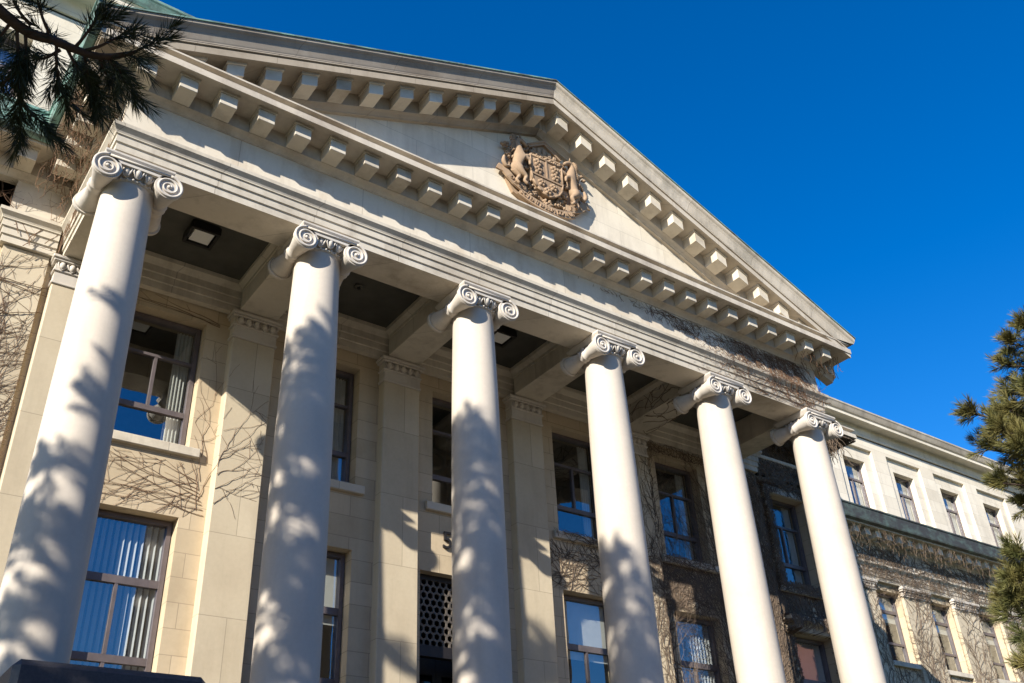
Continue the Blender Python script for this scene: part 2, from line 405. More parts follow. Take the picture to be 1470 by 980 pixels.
bs = MB(); bs.lathe([(.55, -9.28), (.58, -9.27), (.60, -9.24), (.60, -9.21), (.58, -9.18), (.55, -9.17)], 40)
bs.lathe([(.60, -9.28), (.66, -9.30), (.69, -9.36), (.69, -9.42), (.66, -9.48), (.6, -9.5)], 40); bs.cbox(-.74, .74, -.74, .74, -9.698, -9.5, .01)
bs.build('base', M['column'], col0)
for k in range(1, 6):
    o = copy_tree(col0, bld); o.location = Vector((3.6*k, 0, 0)) + OFF

# ---- entablature: one path round portico, block and wing; pieces of it are parts
cgut = [(.40, 2.487), (.80, 2.487), (.80, 2.22), (.83, 2.20), (.94, 2.26), (.955, 2.32), (.955, 2.78), (.985, 2.80), (.985, 2.86), (.40, 2.87)]
h = .40
BX = 23.1
ENT = [(-4.5, 13.5), (-4.5, 3.0), (-h, 3.0), (-h, -h), (18+h, -h), (18+h, 3.0), (BX, 3.0), (BX, 7.85), (75, 7.85)]
archp = [(-.80, .275), (.0, .275), (.0, .425), (.03, .44), (.03, .585), (.06, .60), (.06, .745), (.085, .755), (.085, .775), (.10, .81), (.14, .855), (.165, .88), (.165, .955), (-.80, .958)]
archs = [(-.30, .275)] + archp[1:-1] + [(-.30, .958)]
frz = [(-.30, .96), (0, .96), (0, 1.76), (-.30, 1.76)]
corn = [(-.30, 1.762), (.02, 1.762), (.03, 1.79), (.09, 1.84), (.145, 1.865), (.16, 1.87), (.16, 2.19), (.73, 2.19), (.745, 2.16), (.79, 2.16), (.79, 2.30), (.69, 2.31), (.68, 2.425), (.78, 2.445), (.78, 2.485), (-.30, 2.52)]
gut = [(.40, 2.487), (.76, 2.487), (.765, 2.50), (.79, 2.52), (.83, 2.58), (.89, 2.62), (.92, 2.65), (.92, 2.71), (.40, 2.72)]
MODW = .165
def mods(parent, path_pts, outs=(.161, .60)):
    for (x, y, nx, ny) in path_pts:       # (point on frieze face, outward normal)
        ang = math.atan2(nx, -ny)
        m = MB(); m.cbox(-MODW, MODW, -outs[1], -outs[0], 1.875, 2.135, .008); m.box(-MODW-.025, MODW+.025, -outs[1]-.03, -outs[0], 2.136, 2.188)
        o = m.build('modillion', M['trim'], parent, (x, y, 0)); o.rotation_euler.z = ang
ent1 = part(MB().sweep(frz, ENT, [2, 3, 4]), 'entablature', M['frieze'])
MB().sweep(archp, ENT, [3]).sweep(archp, [(-h, 3.0), (-h, -h), (18+h, -h), (18+h, 3.0)], [0, 2]).build('architrave', M['trim'], ent1)
MB().sweep(corn, ENT, [2, 3, 4]).build('cornice', M['weathered'], ent1)
for k in (0, 2): MB().sweep(gut if k else cgut, [(-h, 2.014), (-h, -h+.04), (18+h, -h), (18+h, 3.0)], [k]).build('gutter', M['copper'], ent1)
mods(ent1, [(-.3+.744*k, -h, 0, -1) for k in range(26)] + [(-h, .28+.72*k, -1, 0) for k in range(4)] + [(18+h, .28+.72*k, 1, 0) for k in range(4)])
ent2 = part(MB().sweep(frz, [(-4.5, 13.5), (-4.5, 3.2), (-1.5, 3.2), (-1.5, 3.0), (-h-.002, 3.0)]), 'entablature', M['trim'])
MB().sweep(archs, [(-4.5, 13.5), (-4.5, 3.2), (-1.5, 3.2), (-1.5, 3.0), (-h-.13, 3.0)]).build('architrave', M['trim'], ent2)
MB().sweep(corn, ENT, [0, 1]).build('cornice', M['weathered'], ent2)
MB().sweep(cgut, [(-4.5, 13.5), (-4.5, 3.0), (-h, 3.0)]).build('gutter', M['copper'], ent2)
mods(ent2, [(-1.5-.73*k, 3.0, 0, -1) for k in range(5)])
ent3 = part(MB().sweep(frz, [(18+h+.002, 3.0), (19.5, 3.0), (19.5, 3.2), (BX, 3.2), (BX, 7.85), (75, 7.85)]), 'entablature', M['trim'])
MB().sweep(archs, [(18+h+.13, 3.0), (19.5, 3.0), (19.5, 3.2), (BX, 3.2), (BX, 7.85), (75, 7.85)]).build('architrave', M['trim'], ent3)
MB().sweep(corn, ENT, [5, 6, 7]).build('cornice', M['weathered'], ent3)
MB().sweep(cgut, ENT, [7]).build('gutter', M['copper_dark'], ent3)
mods(ent3, [(19.5+.73*k, 3.0, 0, -1) for k in range(5)] + [(29.0+.715*k, 7.85, 0, -1) for k in range(26)] + [(BX, 3.6+.73*k, 1, 0) for k in range(5)])
# entablature on the wall inside the porch
ipf = [(-.15, .26), (.0, .26), (.0, .42), (.02, .44), (.02, .60), (.04, .62), (.04, .78), (.09, .84), (.14, .90), (.14, .998), (-.15, .998)]
part(MB().sweep(ipf, [(-h+.45, 3.0), (18+h-.45, 3.0)]), 'wall_moulding', M['trim'])
# porch ceiling, beams and panel mouldings
part(MB().box(.4, 17.6, .42, 3.0, 1.0, 1.2), 'ceiling', M['ceiling'])
for k in range(6):
    x = 3.6*k; b = MB()
    if 0 < k < 5:
        b.cbox(x-.42, x+.42, .402, 2.88, .277, .999, .01)
        for s_ in (-1, 1):
            x0 = x+s_*.421
            b.prism([(x0, .72), (x0+s_*.02, .72), (x0+s_*.02, .80), (x0+s_*.10, .90), (x0+s_*.10, .997), (x0, .997)], .41, 2.86)
    else: continue
    part(b, 'beam', M['trim'])
cm = MB()
for k in range(5):
    xa, xb = 3.6*k+.54, 3.6*k+3.06
    cm.prism([(xa, .90), (xb, .90), (xb, .996), (xa, .996)], .402, .50)
part(cm, 'ceiling_moulding', M['trim'])

# ---- pediment
SL = (6.85-2.64)/10.32
zl = lambda x: 6.85-abs(x-9)*SL
rkp = [(-.20, -.43), (.785, -.43), (.785, -.465), (.74, -.475), (.74, -.50), (.765, -.51), (.765, -.67), (.715, -.67), (.70, -.645), (.155, -.645), (.155, -.995), (.14, -1.0), (.09, -1.025), (.03, -1.08), (.02, -1.11), (-.20, -1.11)]
sim = [(.10, -.005), (.92, -.005), (.92, -.075), (.905, -.10), (.87, -.135), (.835, -.21), (.815, -.30), (.80, -.37), (.79, -.40), (.79, -.428), (.10, -.428)]
rfp = [(-3.6, .03), (.945, .03), (.945, -.003), (-3.6, -.003)]
def rake(mb, prof, xa, xb):
    vs = [(x, -h-o, zl(x)+dz) for x in (xa, xb) for o, dz in prof]; n = len(prof)
    mb.add(vs, [tuple(range(n)), tuple(range(2*n-1, n-1, -1))] + [(i, (i+1) % n, n+(i+1) % n, n+i) for i in range(n)])
tm = MB(); tm.prism([(-.2, 2.44), (18.2, 2.44), (9, 6.15)], -.33, .05)
ped = part(tm, 'pediment', M['upper'])
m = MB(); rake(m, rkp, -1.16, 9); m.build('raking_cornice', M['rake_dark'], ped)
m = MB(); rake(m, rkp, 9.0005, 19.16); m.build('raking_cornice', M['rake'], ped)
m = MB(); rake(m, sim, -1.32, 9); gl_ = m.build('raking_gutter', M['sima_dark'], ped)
m = MB(); rake(m, sim, 9.0005, 19.32); go = m.build('raking_gutter', M['sima'], ped)
for go in (gl_, go):
    bm = bmesh.new(); bm.from_mesh(go.data); bmesh.ops.bisect_plane(bm, geom=bm.verts[:]+bm.edges[:]+bm.faces[:], plane_co=(0, 0, 2.489), plane_no=(0, 0, 1), clear_inner=True); bm.to_mesh(go.data); bm.free()
m = MB(); rake(m, rfp, -1.35, 9); rake(m, rfp, 9, 19.35); m.build('roof', M['copper'], ped)
# patina drips along the right rake
for sgn in (-1, 1):
    for k in range(12):
        x = 9+sgn*(.36+.742*k); zc = zl(x); m = MB(); sl = -sgn*SL
        for (wd, o0, o1, za, zb) in ((MODW, .156, .60, -.985, -.705), (MODW+.025, .156, .63, -.704, -.647)):
            vs = [(dx, -o, zz+dx*sl) for zz in (za, zb) for o in (o0, o1) for dx in (-wd, wd)]
            m.add(vs, [(0, 2, 3, 1), (4, 5, 7, 6), (0, 1, 5, 4), (2, 6, 7, 3), (0, 4, 6, 2), (1, 3, 7, 5)])
        m.build('modillion', M['trim'], ped, (x, -h, zc))

# ---- third storey over the block and over the wing
opT = [(-2.75-.78, -2.75+.78, 3.6, 5.9), (1.8-.78, 1.8+.78, 3.6, 5.9)]
w = MB(); wall_cells(w, -4.5, 22.2, 2.01, 7.4, 3.4, 3.9, opT); w.box(-4.5, -4.0, 3.901, 14, 2.01, 7.4)
part(w, 'wall', M['upper'])
topc = [(-.3, 6.95), (.0, 6.95), (.0, 7.0), (.06, 7.0), (.09, 7.06), (.03, 7.09), (.03, 7.40), (.06, 7.45), (.10, 7.50), (.52, 7.50), (.54, 7.47), (.56, 7.47), (.56, 7.60), (.60, 7.63), (-.3, 7.66)]
topg = [(-.3, 7.662), (.60, 7.662), (.63, 7.72), (.69, 7.86), (.72, 7.90), (.72, 7.97), (-.3, 8.05)]
tp = [(-4.5, 14), (-4.5, 3.4), (22.2, 3.4), (22.2, 8)]
e = part(MB().sweep(topc, tp), 'cornice', M['upper']); MB().sweep(topg, tp).build('gutter', M['copper'], e)
put_window(winD, -2.75, 3.72, 3.56)
part(MB().box(-4.2, 22.0, 3.5, 13.9, 7.9, 8.0), 'roof', M['roof'])
# the wing to the right
WX = [25.4+3.6*k for k in range(9)]                                # window axes
op = [(x-.8, x+.8, -2.85, -.02) for x in WX] + [(x-.8, x+.8, -8.05, -4.4) for x in WX]
w = MB(); wall_cells(w, BX+.01, 58, -G, 2.0, 8.0, 8.5, op); part(w, 'wall', M['wall'])
for x in WX: put_window(winC, x, 8.33, -2.84)
for x in WX[2:6]: put_window(winB2, x, 8.33, -8.04)
wp = None
for k in range(8):
    x = 27.15+3.6*k
    if wp is None:
        wp = MB().cbox(-.90, .90, 0, .13, -9.7, -.14, .015).build('pilaster', M['pier'], bld)
        q = MB(); q.cbox(-.93, .93, -.04, .1, -.15, -.09, .01); q.box(-.90, .90, -.01, .1, -.089, .06)
        for j in range(9): q.ball((-.76+.19*j, -.03, 0), (.062, .05, .07), 10, 6)
        q.cbox(-.96, .96, -.08, .1, .061, .13, .012); q.cbox(-1.0, 1.0, -.12, .1, .131, .255, .015)
        q.build('capital', M['capital'], wp); o = wp
    else: o = copy_tree(wp, bld)
    o.location = Vector((x, 7.865, 0)) + OFF
opb = [(x-1.28, x+1.28, 2.9, 6.45) for x in WX]; opw = [(x-.76, x+.76, 3.5, 5.86) for x in WX]
w = MB(); wall_cells(w, 22.21, 58, 2.01, 7.4, 7.86, 8.0, opb); wall_cells(w, 22.21, 58, 2.01, 7.4, 8.001, 8.5, opw)
part(w, 'wall', M['upper'])
for x in WX: put_window(winD, x, 8.32, 3.51)
e = part(MB().sweep(topc, [(22.21, 7.86), (75, 7.86)]), 'cornice', M['upper']); MB().sweep(topg, [(22.21, 7.86), (75, 7.86)]).build('gutter', M['rake'], e)
part(MB().box(22.3, 58, 8.0, 14, 7.9, 8.0), 'roof', M['roof'])
part(MB().box(-4.2, 58, 13.4, 13.9, -G, 7.89), 'wall', M['wall'])
# hood over the lower end window and stone surround of the upper one
sr = MB()
sr.cbox(19.72, 19.915, 3.10, 3.198, -3.05, -.03, .01); sr.cbox(21.585, 21.78, 3.10, 3.198, -3.05, -.03, .01); sr.cbox(19.72, 21.78, 3.09, 3.197, -.22, .02, .01)
part(sr, 'window_surround', M['trim'])
hd = MB(); hd.cbox(19.7, 21.8, 3.06, 3.198, -4.39, -4.15, .01); hd.cbox(19.55, 21.95, 2.85, 3.197, -4.149, -4.0, .015)
part(hd, 'window_hood', M['trim'])

# ---- entrance: grille over the door
dr = MB(); dr.box(7.86, 8.0, 3.42, 3.6, -9.7, -4.55); dr.box(10.0, 10.14, 3.42, 3.6, -9.7, -4.55); dr.box(8.0, 10.0, 3.42, 3.6, -6.28, -6.05); dr.box(8.0, 10.0, 3.42, 3.6, -4.66, -4.55)
dr.box(8.97, 9.03, 4.35, 4.45, -9.7, -6.0)
for xa, xb in ((8.0, 8.97), (9.03, 10.0)):
    dr.box(xa, xa+.09, 4.36, 4.44, -9.7, -6.0); dr.box(xb-.09, xb, 4.36, 4.44, -9.7, -6.0); dr.box(xa+.09, xb-.09, 4.36, 4.44, -9.7, -9.4); dr.box(xa+.09, xb-.09, 4.36, 4.44, -6.4, -6.0)
door = part(dr, 'door', M['dark'])
MB().add([(8.09, 4.4, -9.4), (8.88, 4.4, -9.4), (8.88, 4.4, -6.4), (8.09, 4.4, -6.4), (9.12, 4.4, -9.4), (9.91, 4.4, -9.4), (9.91, 4.4, -6.4), (9.12, 4.4, -6.4)], [(0, 1, 2, 3), (4, 5, 6, 7)]).build('pane', M['doorglass'], door)
MB().tube([(8.91, 4.30, -8.9), (8.91, 4.30, -8.3)], .018).tube([(9.09, 4.30, -8.9), (9.09, 4.30, -8.3)], .018).build('handle', M['grille'], door)
gl = MB(); p = .082; row = 0; z = -6.0
while z < -4.65:
    x = 8.02 + (p if row % 2 else 0)
    while x < 10.0:
        vs = []; fs = []
        for y in (3.44, 3.49):
            for r in (p*.86, p*1.13):
                for i in range(6):
                    a = R(60*i+30); vs.append((min(max(x+r*math.cos(a), 8.0), 10.0), y, min(max(z+r*math.sin(a), -6.05), -4.66)))
        for i in range(6):
            j = (i+1) % 6; fs += [(i, j, 6+j, 6+i), (i, 12+i, 12+j, j), (12+i, 18+i, 18+j, 12+j)]
        gl.add(vs, fs); x += 2*p
    z += p*1.75; row += 1
gl.build('grille', M['grille'], door, fix=False)
MB().add([(7.6, 3.75, -9.7), (10.4, 3.75, -9.7), (10.4, 3.75, -4.3), (7.6, 3.75, -4.3), (7.6, 6, -9.7), (10.4, 6, -9.7), (10.4, 6, -4.3), (7.6, 6, -4.3)], [(4, 5, 6, 7), (0, 4, 7, 3), (1, 2, 6, 5), (2, 3, 7, 6), (0, 1, 5, 4)]).build('interior', M['black'], door, fix=False)

# ------------------------------------------------------------------ THINGS ON THE BUILDING
def text_mesh(ch, size, ext=.02):
    cu = bpy.data.curves.new('t', 'FONT'); cu.body = ch; cu.size = size; cu.extrude = ext; cu.align_x = 'CENTER'
    o = bpy.data.objects.new('t', cu); C.objects.link(o); dg = bpy.context.evaluated_depsgraph_get()
    me = bpy.data.meshes.new_from_object(o.evaluated_get(dg)); bpy.data.objects.remove(o); bpy.data.curves.remove(cu); return me
hn = tag(empty('house_number', (9.0, 3.199, -3.98)), 'dark metal house number 550 on the wall above the entrance grille', 'house number')
for i, ch in enumerate('550'):
    MB().mesh(text_mesh(ch, .56, .025), Matrix.Translation(((i-1)*.46, -.03, 0)) @ Matrix.Rotation(R(90), 4, 'X')).build('digit', M['black'], hn)

# ceiling lights: a square lantern in the end bay and the centre bay
def lamp(x, y, label):
    t = tag(empty('ceiling_light', (x, y, 1.0)), label, 'ceiling light', 'square lights on the porch ceiling')
    m = MB(); a = .26
    m.box(-a, a, -a, a, -.06, -.002)
    for s_ in (-1, 1):
        m.box(s_*a-.03, s_*a+.03, -a-.03, a+.03, -.22, -.05); m.box(-a-.03, a+.03, s_*a-.031, s_*a+.031, -.221, -.051)
    m.build('housing', M['lamp'], t); MB().cbox(-.20, .20, -.20, .20, -.19, -.07, .01).build('lamp_glass', M['lampglass'], t)
lamp(1.80, 1.62, 'square black framed light on the ceiling of the leftmost porch bay')
lamp(9.05, 1.58, 'square black framed light on the porch ceiling, half hidden behind the third column')
lamp(16.2, 1.60, 'square black framed light on the ceiling of the rightmost porch bay')
dt = tag(empty('smoke_detector', (5.35, 1.7, 1.0)), 'small round detector on the porch ceiling, second bay from the left', 'detector')
MB().lathe([(.11, -.001), (.11, -.03), (.08, -.05)], 24).build('base_plate', M['ceiling'], dt); MB().lathe([(.045, -.049), (.045, -.075), (.03, -.085)], 16).build('sensor', M['lamp'], dt)

# ------------------------------------------------------------------ COAT OF ARMS
arms = tag(empty('coat_of_arms', (9.05, -.33, 3.2)), 'brown carved stone coat of arms with two rearing horses in the pediment', 'coat of arms')
ax, ay, az = 9.05, -.33, 3.2
def A(mb, name): 
    mb.v = [(x-ax, y-ay, z-az) for x, y, z in mb.v]; return mb.build(name, M['brown'], arms)
# ground slab of the relief
bk = MB(); bk.prism([(8.15, 3.50), (8.6, 3.32), (9.0, 3.28), (9.5, 3.34), (10.0, 3.55), (10.3, 3.85), (10.2, 4.3), (9.95, 4.75), (9.6, 5.0), (9.4, 5.1), (8.75, 5.1), (8.3, 4.9), (8.05, 4.4), (7.95, 3.9)], -.42, -.325)
A(bk, 'back_slab')
shp = [(8.62, 4.80), (9.58, 4.80), (9.58, 4.25), (9.54, 4.02), (9.42, 3.83), (9.28, 3.74), (9.10, 3.66), (8.92, 3.74), (8.78, 3.83), (8.66, 4.02), (8.62, 4.25)]
sh = MB(); sh.prism(shp, -.56, -.40)
cen = (9.10, 4.30)
for k in range(len(shp)):
    a, b = shp[k], shp[(k+1) % len(shp)]
    sh.tube([(a[0], -.565, a[1]), (b[0], -.565, b[1])], .028, 6)
sh.box(8.62, 9.58, -.585, -.55, 4.19, 4.235); sh.box(9.08, 9.12, -.584, -.55, 4.235, 4.80); sh.box(8.66, 9.54, -.60, -.55, 4.50, 4.54) if False else None
def rosette(mb, x, z, r, y=-.565):
    for i in range(5):
        a = R(72*i+18); mb.ball((x+r*.62*math.cos(a), y, z+r*.62*math.sin(a)), (r*.46, .045, r*.46), 8, 6)
    mb.ball((x, y-.02, z), (r*.32, .05, r*.32), 8, 6)
for x, z in ((8.84, 4.62), (8.84, 4.38), (9.36, 4.62), (9.36, 4.38)): rosette(sh, x, z, .13)
for x, z in ((8.92, 4.02), (9.28, 4.02), (9.10, 3.84)): rosette(sh, x, z, .115)
lf_ = MB()
ra = random.Random(5)
for x, z, n in ((8.72, 3.62, 16), (9.1, 3.52, 22), (9.48, 3.62, 16), (8.62, 3.85, 8), (9.58, 3.85, 8), (8.52, 4.35, 16), (9.68, 4.35, 16), (8.02, 4.55, 14), (10.20, 4.55, 14), (7.98, 4.85, 10), (10.24, 4.85, 8), (8.5, 5.0, 10), (9.66, 5.0, 10), (8.5, 4.0, 10), (9.7, 4.0, 10), (10.28, 4.2, 8)):
    for _ in range(n):
        a = ra.uniform(0, 6.28); r = ra.uniform(.02, .16); lf_.ball((x+r*math.cos(a), -.44-ra.random()*.06, z+r*.6*math.sin(a)), (ra.uniform(.025, .06), .05, ra.uniform(.02, .05)), 7, 5)
A(lf_, 'foliage')
A(sh, 'shield')
cr = MB(); cr.prism([(8.66, 4.86), (9.60, 4.86), (9.52, 5.16), (9.10, 5.36), (8.70, 5.16)], -.48, -.38)
cr.tube([(8.60, -.52, 5.12), (9.10, -.54, 5.46), (9.62, -.52, 5.12)], .045, 6); cr.prism([(8.58, 5.10), (8.64, 5.05), (9.10, 5.36), (9.57, 5.05), (9.63, 5.10), (9.10, 5.48)], -.55, -.38)
for i in range(5): cr.cbox(8.74+.16*i, 8.84+.16*i, -.53, -.45, 5.02, 5.13+.05*(2-abs(i-2)), .012)
cr.cbox(8.68, 9.58, -.52, -.45, 4.96, 5.03, .01)
for i in range(22): cr.ball((8.68+.042*i, -.50, 4.88+.03*math.sin(i*1.9)), (.045, .06, .045), 8, 6)
A(cr, 'crown')
def skin_body(name, pts, edges, rads, root=0, sub=2):
    me = bpy.data.meshes.new(name); me.from_pydata(pts, edges, []); o = bpy.data.objects.new(name, me); C.objects.link(o)
    md = o.modifiers.new('s', 'SKIN'); md.use_smooth_shade = True
    for i, v in enumerate(me.skin_vertices[0].data): v.radius = (rads[i], rads[i]); v.use_root = (i == root)
    o.modifiers.new('u', 'SUBSURF').levels = sub
    dg = bpy.context.evaluated_depsgraph_get(); m2 = bpy.data.meshes.new_from_object(o.evaluated_get(dg)); bpy.data.objects.remove(o); return m2
def horse(sx, cx):
    """rearing horse facing the shield; sx = +1 faces right"""
    y = -.50
    J = [(0, y, 4.20), (.06, y-.02, 4.42), (.10, y-.03, 4.64), (.05, y-.03, 4.84), (.03, y-.03, 5.02), (.10, y-.05, 5.12), (.22, y-.07, 5.05), (.31, y-.07, 4.97),
         (.24, y-.03, 4.66), (.38, y-.04, 4.74), (.47, y-.04, 4.66), (.20, y-.10, 4.58), (.33, y-.13, 4.50), (.33, y-.12, 4.36),
         (-.08, y-.02, 4.08), (.05, y-.05, 3.92), (-.06, y-.05, 3.78), (.03, y-.06, 3.68),
         (.04, y-.10, 4.06), (.20, y-.12, 3.92), (.12, y-.12, 3.78), (.22, y-.13, 3.70),
         (-.16, y, 4.22), (-.30, y, 4.10), (-.38, y, 4.24), (-.34, y, 4.44)]
    E_ = [(0, 1), (1, 2), (2, 3), (3, 4), (4, 5), (5, 6), (6, 7), (2, 8), (8, 9), (9, 10), (2, 11), (11, 12), (12, 13), (0, 14), (14, 15), (15, 16), (16, 17), (0, 18), (18, 19), (19, 20), (20, 21), (0, 22), (22, 23), (23, 24), (24, 25)]
    Rr = [.150, .135, .150, .115, .085, .085, .062, .045, .07, .05, .035, .07, .045, .032, .105, .06, .042, .04, .10, .058, .042, .042, .045, .05, .06, .03]
    me = skin_body('h', [(cx+sx*a, b, c_) for a, b, c_ in J], E_, Rr, 1)
    mb = MB().mesh(me, None, True)
    o = A(mb, 'horse')
    mn = MB()
    for k in range(9):
        t = k/8; z = 4.72+.46*t; xx = -.06-.02*math.sin(t*9)
        mn.tube([(cx+sx*(xx+.06), y-.05, z), (cx+sx*(xx-.05), y-.06, z-.02), (cx+sx*(xx-.10), y-.03, z-.10)], [.035, .03, .012], 6)
    for da in (0, .05): mn.tube([(cx+sx*(.06+da), y-.03-da, 5.16), (cx+sx*(.05+da), y-.03-da, 5.27)], [.028, .008], 6)
    mn.v = [(x-ax, yy-ay, z-az) for x, yy, z in mn.v]; mn.build('mane', M['brown'], o)
horse(1, 8.22); horse(-1, 9.98)
# motto scroll: bottom ribbon and the two turned ends
def ribbon(mb, pts, wv, y, th=.05):
    n = len(pts); vs = []
    for k, (x, z, yy) in enumerate(pts):
        a = pts[max(k-1, 0)]; b = pts[min(k+1, n-1)]; d = Vector((b[0]-a[0], b[1]-a[1])).normalized(); nx, nz = -d.y, d.x
        for t, dy in ((-1, 0), (1, 0), (1, th), (-1, th)): vs.append((x+nx*wv*t, y+yy+dy, z+nz*wv*t))
    fs = [(0, 1, 2, 3), tuple(4*(n-1)+i for i in range(4))]
    for k in range(n-1):
        for i in range(4):
            j = (i+1) % 4; fs.append((4*k+i, 4*k+j, 4*k+4+j, 4*k+4+i))
    mb.add(vs, fs)
def arc(x0, x1, zmid, zend, n=24, ymid=-.08):
    o = []
    for i in range(n+1):
        t = i/n*2-1; o.append((x0+(x1-x0)*i/n, zmid+(zend-zmid)*t*t, ymid*(1-t*t)))
    return o
sc = MB(); bot = arc(8.28, 9.90, 3.26, 3.52); ribbon(sc, bot, .105, -.50)
lf = [(8.50, 3.66, -.02), (8.34, 3.66, -.05), (8.16, 3.74, -.05), (8.00, 3.88, -.05), (7.90, 4.02, -.02), (7.72, 4.10, .02)]; ribbon(sc, lf, .10, -.46)
rt = [(9.70, 3.66, -.02), (9.88, 3.66, -.05), (10.06, 3.74, -.05), (10.22, 3.88, -.04), (10.34, 4.02, -.02), (10.50, 4.08, .02)]; ribbon(sc, rt, .10, -.46)
scroll = A(sc, 'motto_scroll')
def letters(words, path, size, y):
    mb = MB(); L = [0]
    for a, b in zip(path[:-1], path[1:]): L.append(L[-1]+math.hypot(b[0]-a[0], b[1]-a[1]))
    for i, ch in enumerate(words):
        if ch == ' ': continue
        d = L[-1]*(i+.7)/(len(words)+.4); k = max(j for j in range(len(L)-1) if L[j] <= d); t = (d-L[k])/(L[k+1]-L[k])
        a, b = path[k], path[k+1]; x, z, yy = (a[q]+(b[q]-a[q])*t for q in range(3)); an = math.atan2(b[1]-a[1], b[0]-a[0])
        mt = Matrix.Translation((x-ax, y+yy-ay, z-az)) @ Matrix.Rotation(-an, 4, 'Y') @ Matrix.Rotation(R(90), 4, 'X') @ Matrix.Translation((0, -size*.36, 0))
        mb.mesh(text_mesh(ch, size, .014), mt)
    return mb
letters('SCIENTIARUM DOMINUS', bot, .165, -.512).build('lettering', M['brown'], scroll)
letters('DEUS', list(reversed(lf[:4])), .15, -.472).build('lettering', M['brown'], scroll)
letters('EST', rt[:4], .15, -.472).build('lettering', M['brown'], scroll)

# ------------------------------------------------------------------ PEDESTAL AND RAIL IN FRONT
pd = tag(empty('stone_pedestal', (.37, -2.38, -G)), 'dark granite pedestal block at the foot of the leftmost column', 'pedestal')
m = MB(); m.cbox(-.95, .95, -.55, .6, 0, G-9.6, .03); m.build('shaft', M['granite'], pd)
m = MB(); m.cbox(-1.02, 1.02, -.62, .68, G-9.599, G-8.70, .07); m.build('cap', M['granite'], pd)
hr = tag(empty('handrail', (-1.6, -2.5, -G)), 'yellow painted handrail beside the dark granite pedestal', 'handrail')
MB().tube([(.94, 0, 4.05), (-1.6, 0, 4.05)], .03, 8).build('rail', M['yellow'], hr)
for x in (.5, -1.3): MB().tube([(x, 0, 0), (x, 0, 4.05)], .025, 8).build('post', M['yellow'], hr)

# ------------------------------------------------------------------ VINES
def vine(mb, seeds, y, bounds, n_steps, step, r0, branch, wander=.35, grav=.0, rng=rnd, depth=2, pull=.9, ylist=None, leaf=0.):
    """strands on a wall facing -y. seeds: (x, z, angle)"""
    st = [(x, z, a, r0, n_steps, depth) for x, z, a in seeds]
    while st:
        x, z, a, r, n, d = st.pop(); pts = []; a0 = a
        for k in range(n):
            yy = (ylist(x, z) if ylist else y)
            pts.append((x, yy-r*.8-rng.random()*.012, z)); 
            a += rng.gauss(0, wander)+grav; a += (a0-a)*(1-pull)
            x += step*math.cos(a); z += step*math.sin(a)
            if not (bounds[0] < x < bounds[1] and bounds[2] < z < bounds[3]): break
            if d > 0 and rng.random() < branch:
                st.append((x, z, a+rng.choice((-1, 1))*rng.uniform(.35, 1.1), max(r*(1-k/n)*.75, .0035), max(4, int((n-k)*rng.uniform(.4, .8))), d-1))
        if len(pts) > 2:
            m = len(pts); mb.tube(pts, [max(r*(1-.75*i/m), .0028) for i in range(m)], 3, True, False)
            if leaf and rng.random() < .9:
                for p in pts[2::2]:
                    if rng.random() < leaf:
                        u = Vector((rng.uniform(-1, 1), -rng.random()*.5, rng.uniform(-1, .3))).normalized()*rng.uniform(.03, .07); v = u.orthogonal()*.35
                        P = Vector(p); mb.add([P, P+u*.5+v*.5, P+u, P+u*.5-v*.5], [(0, 1, 2, 3)])
def climbing(name, label, mb, mat, loc):
    o = mb.build(name, mat, None, fix=False)
    off = Vector(loc); o.data.transform(Matrix.Translation(-off)); o.location = off
    return tag(o, label, 'vine', 'bare climbing vines on the stone walls')
g = random.Random(3)
def dense(mb, n, x0, x1, z0, z1, yf, steps=20, r=.012, hole=None, br=.3, a=(0, 360), leaf=.12, wander=.25):
    sd = []
    while len(sd) < n:
        x, z = g.uniform(x0, x1), g.uniform(z0, z1)
        if hole and hole(x, z): continue
        sd.append((x, z, R(g.uniform(*a))))
    sub = MB(); vine(sub, sd, 0, (x0, x1, z0, z1), steps, .09, r, br, wander, rng=g, ylist=yf, leaf=leaf, depth=1)
    if hole:
        keep = [i for i, f in enumerate(sub.f) if not hole(sub.v[f[0]][0], sub.v[f[0]][2])]
        sub.f = [sub.f[i] for i in keep]; sub.sm = [sub.sm[i] for i in keep]
    mb.add(sub.v, sub.f, True)
# left wall between the frame edge and the first column
m = MB(); yl = lambda x, z: 3.08 if x > -1.42 else 3.2
vine(m, [(g.uniform(-4, -1.6), g.uniform(-9, -3.5), R(g.uniform(30, 95))) for _ in range(56)], 3.2, (-4.4, -.55, -9.5, .2), 66, .085, .010, .13, .17, rng=g, ylist=yl, leaf=.08, pull=.96)
vine(m, [(-1.0+g.uniform(-.3, .3), -9, R(90+g.uniform(-15, 15))) for _ in range(6)], 3.2, (-4.4, -.5, -9.5, .25), 120, .085, .012, .16, .16, rng=g, ylist=yl, leaf=.08, pull=.95)
vine(m, [(-3.2, -.5, R(2)), (-3.2, -.75, R(4)), (-3.5, -2.2, R(14))], 3.2, (-4.4, -.42, -9, .2), 44, .075, .024, .1, .06, rng=g, ylist=yl)
vine(m, [(g.uniform(-2.2, -.7), g.uniform(.2, .8), R(g.uniform(60, 120))) for _ in range(10)], 2.95, (-4.4, -.5, -.2, 1.7), 18, .09, .009, .2, .25, rng=g)
for k in range(170):
    y = g.uniform(-.2, 2.8); x = -.40-g.uniform(0, .72); z = 2.15 if x < -.6 else g.uniform(1.7, 2.1); p = [(x, y, z)]; a = g.uniform(-.5, .5)
    for i in range(g.randint(4, 12)): z -= g.uniform(.02, .12); x += g.gauss(-.005, .035); y += g.gauss(0, .05); p.append((min(x, -.41), y, z))
    m.tube(p, .006, 3, True, False)
